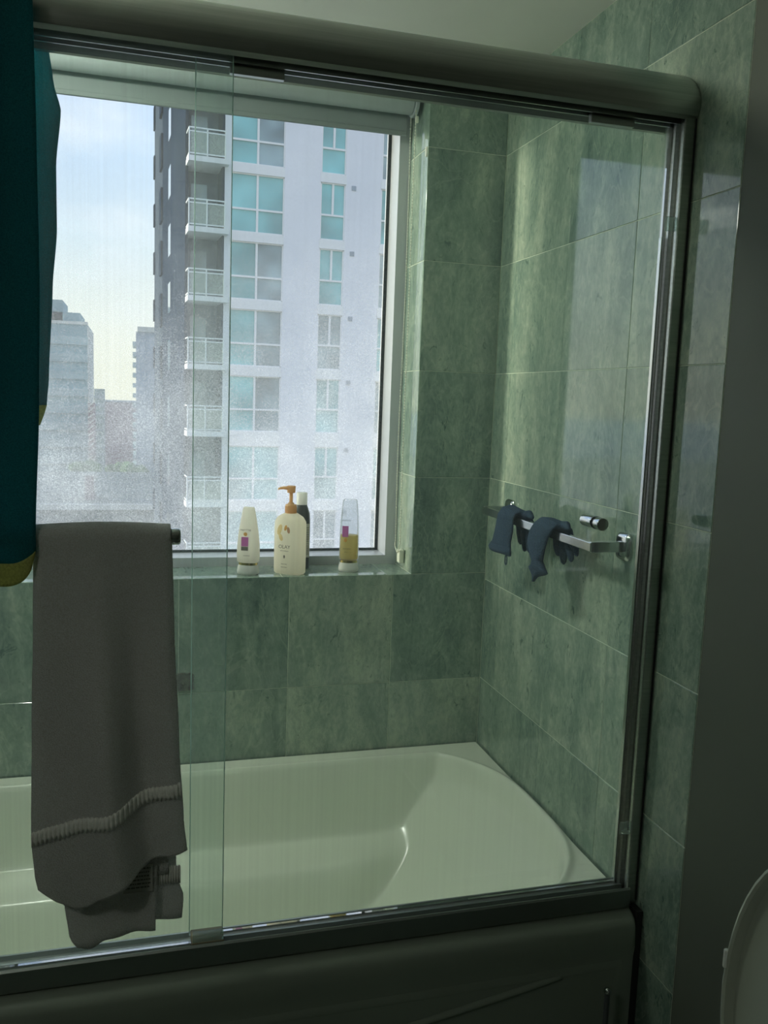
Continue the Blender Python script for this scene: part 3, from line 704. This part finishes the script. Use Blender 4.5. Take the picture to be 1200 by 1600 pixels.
# dark bottle behind
cx, cy = -.541, .118
Cb = thing('shampoo_bottle', 'dark slim bottle with white cap standing behind the tan pump bottle', 'bottle', (cx, cy, S0))
oval_bottle(Cb, [(S0, .022, .016), (S0+.004, .0255, .019), (S0+.14, .0255, .019), (S0+.165, .024, .018), (S0+.185, .017, .015), (S0+.190, .015, .014)], cx, cy, 'dark_plastic', 'body')
oval_bottle(Cb, [(S0+.190, .016, .015), (S0+.224, .016, .015), (S0+.226, .0145, .0135)], cx, cy, 'white_cap', 'cap', p=2)
plate(Cb, 'pale_label', cx, cy, 0, -.019, .0215, S0+.035, S0+.135, .0175, 'lightlab')
b = nb()
for i in range(16):
    z = S0+.045+.0052*i; box(b, (cx+.004, cy-.0186, z), (cx+.0205, cy-.0181, z+.0014))
place(obj('label_print', b, 'ink'), Cb)
# clear shampoo
cx, cy, rt = -.4085, .062, math.radians(-16)
D = thing('shampoo_bottle', 'clear bottle half full of golden shampoo, rightmost on the window sill', 'bottle', (cx, cy, S0))
oval_bottle(D, [(S0, .026, .020), (S0+.003, .0295, .023), (S0+.010, .030, .024), (S0+.022, .0275, .022), (S0+.027, .026, .0205)], cx, cy, 'white_cap', 'flip_cap', rt)
oval_bottle(D, [(S0+.027, .0256, .0203), (S0+.034, .0254, .0202)], cx, cy, 'gold', 'gold_band', rt)
body = [(S0+.034, .0265, .020), (S0+.038, .0290, .022), (S0+.080, .0290, .022), (S0+.140, .0275, .019), (S0+.190, .0235, .013), (S0+.208, .0215, .010), (S0+.213, .019, .006)]
oval_bottle(D, [(z, a-.0025, c-.0025) for z, a, c in ((S0+.037, .0275, .021), (S0+.040, .0290, .022), (S0+.080, .0290, .022), (S0+.108, .0283, .0205))], cx, cy, 'gold_liquid', 'golden_liquid', rt)
oval_bottle(D, body, cx, cy, 'clear', 'body', rt)
plate(D, 'magenta_label', cx, cy, rt, -.020, -.002, S0+.104, S0+.136, .0202, 'magenta', tilt=.05)
blob(D, 'amber_emblem', cx, cy, rt, -.010, S0+.095, .0048, .0060, .0222, 'orange')
label_text(D, 'small_lettering', 'PANTENE', .0058, cx, cy, rt, -.008, .0195, S0+.152)
label_text(D, 'small_lettering', 'shampoo', .0062, cx, cy, rt, -.006, .0226, S0+.070)
label_text(D, 'small_lettering', 'pro-v', .0050, cx, cy, rt, -.006, .0226, S0+.060)

# ------------------------------------------------------------------ grab bar on right wall
GX, GZ, Y0, Y1 = -.082, .5365, -.768, -.160
gb = thing('wall_towel_bar', 'square chrome towel bar fixed to the marble wall above the tub', 'towel bar', (-.04, -.46, GZ))
bm = nb(); box(bm, (GX-.006, Y0, GZ-.010), (GX+.006, Y1, GZ+.010), .0015); place(obj('bar', bm, 'chrome'), gb)
for y in (Y0, Y1):
    d = 1 if y == Y0 else -1
    bm = nb(); box(bm, (GX-.0045, y-.0015 if d > 0 else y-.012, GZ-.0115), (-.006, y+.012 if d > 0 else y+.0015, GZ+.0115), .0015); place(obj('bar_arm', bm, 'chrome'), gb)
    bm = nb(); loft(bm, [[(x, y+d*.005+a, GZ+b) for a, b, _ in se(0, 0, 0, s_, s_*1.1, 32, 4.5)] for x, s_ in ((-.0005, .027), (-.006, .027), (-.0105, .024), (-.0125, .019))]); place(obj('wall_plate', bm, 'chrome', auto=35), gb)

# gloves: flattened tubes laid over the bar, cuff in front, fingers behind
def glove(label, yc, front, fingers, thumb, cuff_end, loop=False):
    g = thing('exfoliating_glove', label, 'glove', (GX, yc, GZ), 'dark blue bath gloves on the wall bar')
    bm = nb()
    # (x, y, z, halfwidth along the wall, halfthickness)
    rings = []
    pts = [Vector(p[:3]) for p in front]
    for i, p in enumerate(front):
        d = (pts[min(i+1, len(pts)-1)]-pts[max(i-1, 0)]).normalized(); a = Vector((0, 1, 0)); n_ = d.cross(a).normalized()
        rings.append([pts[i]+a*p[3]*math.cos(t)+n_*(p[4]*math.sin(t)+.0016*math.sin(3*t+i)) for t in [2*PI*k/20 for k in range(20)]])
    loft(bm, rings)
    for f in fingers+[thumb]:
        q = [Vector(v) for v in f[0]]; rr = []
        n = len(q)
        for i in range(n): rr.append(f[1]*(1 if i < n-1 else .62))
        q.append(q[-1]+(q[-1]-q[-2]).normalized()*f[1]*.55); rr.append(f[1]*.2)
        tube(bm, q, rr, 12)
    o = place(obj('glove_body', bm, 'glove', auto=60), g)
    s_ = o.modifiers.new('mesh', 'REMESH'); s_.mode = 'VOXEL'; s_.voxel_size = .0022; s_.use_smooth_shade = True
    s2 = o.modifiers.new('s', 'SMOOTH'); s2.iterations = 3; s2.factor = .5
    b = nb(); rings = []
    for (x, y, z, a, c) in cuff_end: rings.append([(x+c*math.sin(t), y+a*math.cos(t), z+.0025*math.sin(2*t+y*90)) for t in [2*PI*k/28 for k in range(28)]])
    loft(b, rings); place(obj('cuff', b, 'glove', auto=60), g)
    if loop:
        b = nb(); tube(b, [(loop[0]+0*k, loop[1]+.006*math.sin(2*PI*k/12), loop[2]-.012+.012*math.cos(2*PI*k/12)) for k in range(13)], .0016, 6); place(obj('hanging_loop', b, 'glove'), g)
    return g
yA = -.352
glove('dark blue knit bath glove nearer the window end of the wall bar', yA,
      [(-.107, yA+.004, .462, .060, .009), (-.106, yA+.002, .485, .050, .011), (-.103, yA-.002, .515, .050, .012), (-.100, yA, .545, .047, .013), (-.092, yA-.002, .5575, .046, .013),
       (-.080, yA-.006, .562, .046, .012), (-.066, yA-.016, .555, .046, .012), (-.058, yA-.026, .535, .050, .012), (-.054, yA-.034, .515, .050, .011)],
      [([(-.055, yA+.012, .530), (-.053, yA+.008, .500), (-.053, yA+.004, .476)], .0105), ([(-.055, yA-.014, .530), (-.052, yA-.018, .490), (-.052, yA-.022, .462)], .011),
       ([(-.056, yA-.040, .530), (-.052, yA-.046, .492), (-.052, yA-.050, .464)], .011), ([(-.058, yA-.064, .535), (-.052, yA-.072, .500), (-.052, yA-.078, .480)], .010)],
      ([(-.066, yA-.045, .555), (-.075, yA-.085, .562), (-.078, yA-.108, .557)], .010),
      [(-.108, yA+.004, .472, .058, .011), (-.109, yA+.006, .460, .068, .014), (-.108, yA+.006, .452, .066, .011), (-.108, yA+.006, .450, .058, .006)], (-.108, yA-.034, .450))
yB = -.556
glove('dark blue knit bath glove in the middle of the wall bar with twisted cuff', yB,
      [(-.107, yB-.006, .462, .016, .011), (-.107, yB+.000, .478, .028, .012), (-.105, yB+.010, .502, .044, .012), (-.102, yB+.006, .530, .050, .013), (-.097, yB-.008, .551, .049, .013),
       (-.088, yB-.014, .560, .048, .012), (-.074, yB-.020, .560, .046, .012), (-.060, yB-.028, .548, .046, .012), (-.054, yB-.034, .520, .046, .011)],
      [([(-.055, yB+.006, .530), (-.053, yB+.002, .500), (-.053, yB-.002, .484)], .0105), ([(-.055, yB-.020, .530), (-.052, yB-.026, .492), (-.052, yB-.030, .470)], .0115),
       ([(-.056, yB-.046, .530), (-.052, yB-.058, .504), (-.052, yB-.066, .482)], .0105), ([(-.058, yB-.064, .532), (-.052, yB-.082, .512), (-.052, yB-.090, .498)], .009)],
      ([(-.070, yB-.042, .558), (-.074, yB-.074, .563), (-.078, yB-.092, .558)], .010),
      [(-.107, yB-.006, .472, .018, .012), (-.107, yB-.010, .460, .030, .013), (-.106, yB-.010, .450, .048, .011), (-.106, yB-.006, .444, .040, .007), (-.106, yB+.004, .432, .012, .006), (-.106, yB+.012, .418, .004, .003)])

# ------------------------------------------------------------------ toilet with raised lid
LX, LY = -.205, -1.636
to = thing('toilet', 'white toilet with lid raised beside the painted wall', 'toilet', (-.35, LY, FLOOR))
def egg(d, hy, hz, zc, x, n=48, cy=LY):
    r = []
    for k in range(n):
        t = 2*PI*k/n; c, s_ = math.cos(t), math.sin(t)
        zz = zc+hz*math.copysign(abs(s_)**.9, s_)*(1 if s_ > 0 else 1.0); wv = hy*math.copysign(abs(c)**.85, c)*(1-.10*max(0, s_))
        r.append((x, cy+wv, zz))
    return r
bm = nb(); zc = .035
loft(bm, [egg(0, .170, .24, zc, LX+.014), egg(0, .196, .268, zc, LX+.008), egg(0, .200, .272, zc, LX-.002), egg(0, .199, .271, zc, LX-.008), egg(0, .195, .267, zc, LX-.010),
          egg(0, .191, .263, zc, LX-.008), egg(0, .186, .258, zc, LX+.004), egg(0, .165, .236, zc, LX+.006), egg(0, .05, .08, zc, LX+.004)])
place(obj('raised_lid', bm, 'shaded_porcelain', auto=40), to)
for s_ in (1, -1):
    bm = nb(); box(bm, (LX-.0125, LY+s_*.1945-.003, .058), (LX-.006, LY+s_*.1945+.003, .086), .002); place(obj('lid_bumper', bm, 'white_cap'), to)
bm = nb(); loft(bm, [se(-.105, LY, z, .085, .168, 40, 5) for z in (-.33, -.20, .02)]); box(bm, (-.195, LY-.17, .02), (-.012, LY+.17, .04), .008); place(obj('tank', bm, 'shaded_porcelain', auto=40), to)
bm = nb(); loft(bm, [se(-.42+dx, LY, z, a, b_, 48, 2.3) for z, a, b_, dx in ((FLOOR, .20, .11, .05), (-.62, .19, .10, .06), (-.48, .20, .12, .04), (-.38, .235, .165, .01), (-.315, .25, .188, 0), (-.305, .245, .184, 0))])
box(bm, (-.26, LY-.15, -.40), (-.02, LY+.15, -.305), .02); place(obj('bowl', bm, 'shaded_porcelain', auto=50), to)
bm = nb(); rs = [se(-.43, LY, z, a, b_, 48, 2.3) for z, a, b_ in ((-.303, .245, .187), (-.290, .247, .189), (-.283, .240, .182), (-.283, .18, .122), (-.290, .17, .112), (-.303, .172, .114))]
loft(bm, rs+[rs[0]], cap=False); bmesh.ops.remove_doubles(bm, verts=bm.verts[:], dist=1e-6); place(obj('seat', bm, 'shaded_porcelain', auto=50), to)
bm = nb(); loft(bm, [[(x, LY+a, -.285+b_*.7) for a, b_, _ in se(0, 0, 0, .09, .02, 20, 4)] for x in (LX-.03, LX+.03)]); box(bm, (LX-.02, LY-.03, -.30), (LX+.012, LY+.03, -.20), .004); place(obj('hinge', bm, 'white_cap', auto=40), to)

# toilet-paper / brush stand beside the apron: chrome ball on a dark stem
st = thing('brush_stand', 'dark upright stand topped by a small chrome ball beside the tub apron', 'stand', (-.098, -.985, FLOOR))
BX, BYy = -.1065, -.985
bm = nb(); ball(bm, (BX, BYy, -.3215), .0075, n=24); place(obj('chrome_ball', bm, 'chrome', smooth=True), st)
bm = nb(); cyl(bm, (BX, BYy, FLOOR+.25), (BX, BYy, -.328), .0055, n=16); place(obj('stem', bm, 'dark_plastic', auto=40), st)
bm = nb(); loft(bm, [se(BX, BYy, z, a, a, 32, 2) for z, a in ((FLOOR, .048), (FLOOR+.01, .048), (FLOOR+.22, .042), (FLOOR+.25, .030), (FLOOR+.255, .006))]); place(obj('holder', bm, 'dark_plastic', auto=40), st)

# ------------------------------------------------------------------ added fill lamps, both out of view, to brighten alcove and room
def fill_lamp(label, x, y, r, m):
    t = thing('fill_lamp', label, 'lamp', (x, y, CEIL))
    b = nb(); loft(b, [se(x, y, z, a, a, 40, 2) for z, a in ((CEIL-.0005, r*1.05), (CEIL-.018, r*1.05), (CEIL-.020, r*.98))]); place(obj('rim', b, 'chrome', auto=40), t)
    b = nb(); loft(b, [se(x, y, z, a, a, 40, 2) for z, a in ((CEIL-.020, r*.97), (CEIL-.045, r*.95), (CEIL-.065, r*.8), (CEIL-.078, r*.5), (CEIL-.082, r*.15))]); place(obj('fill_dome', b, m, auto=60), t)
fill_lamp('added round fill lamp, unseen, over the left end of the tub', -1.425, -.50, .11, 'fill_lamp')
fill_lamp('added round fill lamp, unseen, in the room in front of the tub', -2.0, -2.6, .15, 'room_fill')

# ------------------------------------------------------------------ outdoors
GZD = -46
bm = nb(); box(bm, (-900, 3, GZD-1), (900, 700, GZD)); struct('ground', bm, 'ground')
bm = nb(); box(bm, (-2600, 700, GZD-1), (2600, 2900, GZD-.2)); obj('sea', bm, 'sea')['kind'] = 'structure'

# tower straight ahead
az = math.radians(3); TDir = Vector((math.cos(az), math.sin(az), 0)); TN = Vector((math.sin(az), -math.cos(az), 0)); TP = Vector((4.0464, 36.9449, 0))
tw = thing('apartment_tower', 'tall white apartment tower with teal windows and balconies filling the view', 'building', (TP.x, TP.y, GZD))
TM = Matrix.Identity(4)
for i, c in enumerate((TDir, -TN, Vector((0, 0, 1)))):
    for j in range(3): TM[j][i] = c[j]
TM.translation = TP
def tob(name, bm, m, parent=None, auto=None):
    bmesh.ops.transform(bm, matrix=TM, verts=bm.verts[:]); o = obj(name, bm, m, auto=auto)
    o.parent = parent or tw; o.matrix_parent_inverse = Matrix.Translation(-tw.location); return o
def tchild(o, par): o.parent = par; o.matrix_parent_inverse = Matrix.Translation(-tw.location) @ Matrix.Identity(4); return o
# local coordinates: x = s along the facade, y = depth into the building, z = world height
tops = [-10.2, -7.35, -4.4, -1.47, 1.63, 4.52, 7.40, 10.25, 13.1, 15.95, 18.8]
Hw = 2.46
xs = [(-1.43, -1.18), (1.17, 2.81), (3.94, 5.63), (6.76, 9.0), (11.4, 14.0)]
zlo, zhi = -14, 20
bm = nb()
for a, b in xs: box(bm, (a, 0, zlo), (b, 1.2, zhi))
box(bm, (-2.98, 1.6, zlo), (-1.43, 8, zhi)); box(bm, (-1.43, 1.0, zlo), (14, 8, zhi))
box(bm, (-3.0, 0.02, GZD), (14, 18, zlo))
tob('facade_wall', bm, 'facade')
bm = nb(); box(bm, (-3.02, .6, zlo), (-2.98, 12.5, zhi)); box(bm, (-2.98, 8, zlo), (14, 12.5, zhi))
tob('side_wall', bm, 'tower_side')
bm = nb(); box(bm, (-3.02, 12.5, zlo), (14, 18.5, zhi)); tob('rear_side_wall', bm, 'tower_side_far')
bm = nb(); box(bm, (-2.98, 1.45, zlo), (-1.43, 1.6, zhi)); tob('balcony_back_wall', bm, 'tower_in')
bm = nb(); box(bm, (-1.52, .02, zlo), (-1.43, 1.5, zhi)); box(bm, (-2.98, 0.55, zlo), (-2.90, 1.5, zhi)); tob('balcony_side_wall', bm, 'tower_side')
tsk = []
random.seed(11)
def win_unit(x0, x1, zt, hh, nx, splits, mats, y=.12):
    """one window: white frame with its panes"""
    b = nb(); fw = .05
    z0 = zt-hh
    box(b, (x0, .04, z0), (x0+fw, .2, zt)); box(b, (x1-fw, .04, z0), (x1, .2, zt)); box(b, (x0, .04, zt-fw), (x1, .2, zt)); box(b, (x0, .04, z0), (x1, .2, z0+fw))
    zc_ = [z0]+[z0+hh*k for k in splits]+[zt]
    for k in zc_[1:-1]: box(b, (x0+fw, .04, k-.04), (x1-fw, .2, k+.04))
    frs = tob('window_frame', b, 'facade_trim')
    for r in range(len(zc_)-1):
        n = nx[r] if isinstance(nx, (list, tuple)) else nx
        for c in range(n):
            a = x0+(x1-x0)*c/n; bb = x0+(x1-x0)*(c+1)/n
            q = nb(); box(q, (a+.04, y, zc_[r]+.03), (bb-.04, y+.04, zc_[r+1]-.03))
            p = tob('pane', q, mats[c] if isinstance(mats, (list, tuple)) else mats); p.parent = frs; p.matrix_parent_inverse = Matrix.Identity(4)
            if c < n-1 and n > 1:
                q = nb(); box(q, (bb-.045, .03, zc_[r]), (bb+.045, .2, zc_[r+1])); p = tob('mullion', q, 'facade_trim'); p.parent = frs; p.matrix_parent_inverse = Matrix.Identity(4)
for fi, zt in enumerate(tops):
    tl = fi >= 7 or fi in (2, 3)
    mm = 'teal_glass' if (fi in (7, 3, 2, 0)) else None
    win_unit(-1.18, 1.17, zt, Hw, 2, [.40], mm or ['teal_glass', 'grey_glass'])
    win_unit(2.81, 3.94, zt, Hw, [1, 2], [.44], random.choice(['teal_glass', 'grey_glass']) if fi not in (7,) else 'teal_glass')
    win_unit(5.63, 6.76, zt, Hw, 1, [.44], 'teal_glass' if fi % 2 else 'grey_glass')
    win_unit(9.0, 11.4, zt, Hw, 2, [.40], 'teal_glass')
    nxt = tops[fi+1]-Hw if fi+1 < len(tops) else zt+.4
    for q0, q1, yy in ((-1.18, 1.17, -.05), (2.78, 3.97, -.04), (5.60, 6.79, -.04), (9, 11.4, -.05)):
        b = nb(); box(b, (q0, yy, zt), (q1, .3, nxt)); tob('floor_band', b, 'facade_trim')
    b = nb(); box(b, (4.22, -.03, zt-.22), (4.42, .02, zt-.02)); tob('vent', b, 'far_grey')
    # balcony
    sl_ = zt-Hw-.02
    b = nb(); box(b, (-3.0, -.45, sl_-.22), (-1.30, 1.5, sl_)); sb_ = tob('balcony_slab', b, 'facade_trim')
    b = nb(); 
    for x in (-2.97, -2.22, -1.47): box(b, (x-.025, -.44, sl_), (x+.025, -.39, sl_+1.12))
    for z in (1.08, .93, .06): box(b, (-2.97, -.44, sl_+z), (-1.47, -.39, sl_+z+.05))
    for z in (1.08, .06): box(b, (-2.99, -.44, sl_+z), (-2.94, .6, sl_+z+.05))
    r_ = tob('balustrade', b, 'rail')
    b = nb(); box(b, (-2.93, -.425, sl_+.12), (-1.5, -.405, sl_+.92)); q = tob('glass_infill', b, 'rail_glass'); q.parent = r_; q.matrix_parent_inverse = Matrix.Identity(4)
    b = nb(); box(b, (-2.7, 1.38, sl_), (-2.0, 1.45, sl_+2.1)); tob('balcony_door', b, 'grey_glass')
    # side: projecting slabs and narrow windows further back
    b = nb(); box(b, (-3.14, 12.2, sl_-.5), (-3.0, 13.4, sl_+1.3)); tob('side_ledge', b, 'tower_side')
    b = nb(); box(b, (-3.10, 17.9, sl_+.2), (-3.0, 18.5, sl_+1.5)); tob('rear_ledge', b, 'tower_side')
    b = nb(); box(b, (-3.05, 7.2, sl_-.1), (-3.01, 8.5, sl_+1.4)); tob('side_window', b, 'sky_pane')

def far_block(name, label, x0, x1, y0, y1, z1, m, parts=(), cat='building'):
    t = thing(name, label, cat, ((x0+x1)/2, (y0+y1)/2, GZD))
    b = nb(); box(b, (x0, y0, GZD), (x1, y1, z1)); place(obj('wall', b, m), t)
    for (pn, a, bb, pm) in parts:
        b = nb()
        for q in (a if isinstance(a, list) else [(a, bb)]): box(b, q[0], q[1])
        place(obj(pn, b, pm), t)
    return t
bands = [((-21.0, 156.6, z), (-9.05, 157, z+1.3)) for z in [11.0-2.9*k for k in range(1, 15)]]
far_block('office_tower', 'blocky teal glass tower with stepped roof at the left of the window view', -26, -9.1, 157, 175, 11.6, 'far_teal',
          [('roof_plant_room', (-26, 158, 11.6), (-13.1, 170, 15.5), 'far_teal'), ('roof_step', (-26, 158.0, 11.6), (-10.3, 172, 13.5), 'far_teal'),
           ('parapet', (-26, 156.8, 11.5), (-9.0, 157.4, 12.0), 'far_white'), ('spandrel', bands, None, 'far_teal_band'), ('corner_strip', (-9.1, 156.9, GZD), (-8.9, 175, 11.2), 'far_white')])
far_block('balcony_tower', 'slim grey tower with balcony edges beside the dark side of the white tower', -1.1, 12, 127.6, 150, 9.0, 'far_grey',
          [('roof_crown', (-.9, 127.4, 9.0), (12, 150, 9.7), 'far_white'), ('balcony', [((-1.55, 127.5, 7.0-1.45*k), (-1.1, 136, 7.6-1.45*k)) for k in range(0, 24)], None, 'far_teal_band')])
far_block('red_building', 'dull red flat block between the two far towers', -8.4, 2, 197.6, 225, -1.9, 'far_red', [('parapet', (-8.4, 197.3, -1.9), (2, 198, -1.5), 'far_grey')])
far_block('slender_tower', 'thin grey green tower in front of the dull red block', -8.95, -7.15, 177.4, 183, .8, 'far_green',
          [('floor_line', [((-9.05, 177.2, -1-1.6*k), (-7.1, 177.4, -.5-1.6*k)) for k in range(0, 16)], None, 'far_grey')])
tb = far_block('striped_building', 'narrow pale building edge with slanting balcony stripes', -8.6, -7.75, 147.4, 155, -1.6, 'far_red')
b = nb()
for k in range(24):
    z = -2.2-.95*k; loft(b, [[(-8.62, 147.2, z), (-8.62, 147.2, z+.25), (-7.72, 147.2, z+1.0), (-7.72, 147.2, z+.75)], [(-8.62, 147.5, z), (-8.62, 147.5, z+.25), (-7.72, 147.5, z+1.0), (-7.72, 147.5, z+.75)]])
place(obj('balcony_stripes', b, 'far_white'), tb)
tg = thing('rooftop_gateway', 'small pale framed rooftop box low in the window view', 'rooftop', (-5.5, 87.5, -12))
b = nb(); box(b, (-5.95, 87.3, -10), (-5.0, 89.5, -7.7)); place(obj('dark_box', b, 'far_red'), tg)
b = nb(); box(b, (-6.05, 87.2, -10), (-5.90, 87.5, -7.5)); box(b, (-5.9, 87.2, -7.65), (-5.0, 87.5, -7.45)); box(b, (-5.05, 87.2, -9.2), (-4.9, 87.5, -7.5)); place(obj('pale_frame', b, 'far_white'), tg)
far_block('low_roof', 'broad low grey rooftop carrying the small framed box', -30, 10, 80, 118, -10, 'low_grey', [('roof_edge', (-30, 79.6, -10), (10, 80, -9.5), 'far_white')])
far_block('low_roof', 'nearer low greenish rooftop at the bottom of the window view', -26, 0.4, 52, 74, -12.5, 'far_green', [('roof_edge', (-26, 51.6, -12.6), (.4, 52, -12.1), 'far_white')])
random.seed(5)
for i, (x, y, z, r) in enumerate([(-8.6, 138, -12, 2.2), (-4.4, 140, -12.5, 2.4), (-1.2, 120.5, -10.5, 1.8)]):
    t = thing('tree', ['dark green tree below the striped building', 'dark green tree below the red block', 'dark green tree at the foot of the slim grey tower'][i], 'tree', (x, y, GZD), 'far trees')
    b = nb()
    for k in range(14): 
        q = bmesh.new(); bmesh.ops.create_icosphere(q, subdivisions=2, radius=r*random.uniform(.35, .6))
        c = Vector((x+random.uniform(-.7, .7)*r, y+random.uniform(-.6, .6)*r, z+random.uniform(-.5, .45)*r))
        for v in q.verts: v.co = v.co*(1+.25*noise.noise(v.co*1.5+c))+c
        merge(b, q)
    place(obj('crown', b, 'leaf'), t)
    b = nb(); cyl(b, (x, y, GZD), (x, y, z), .5, .3, n=10); place(obj('trunk', b, 'tower_side'), t)
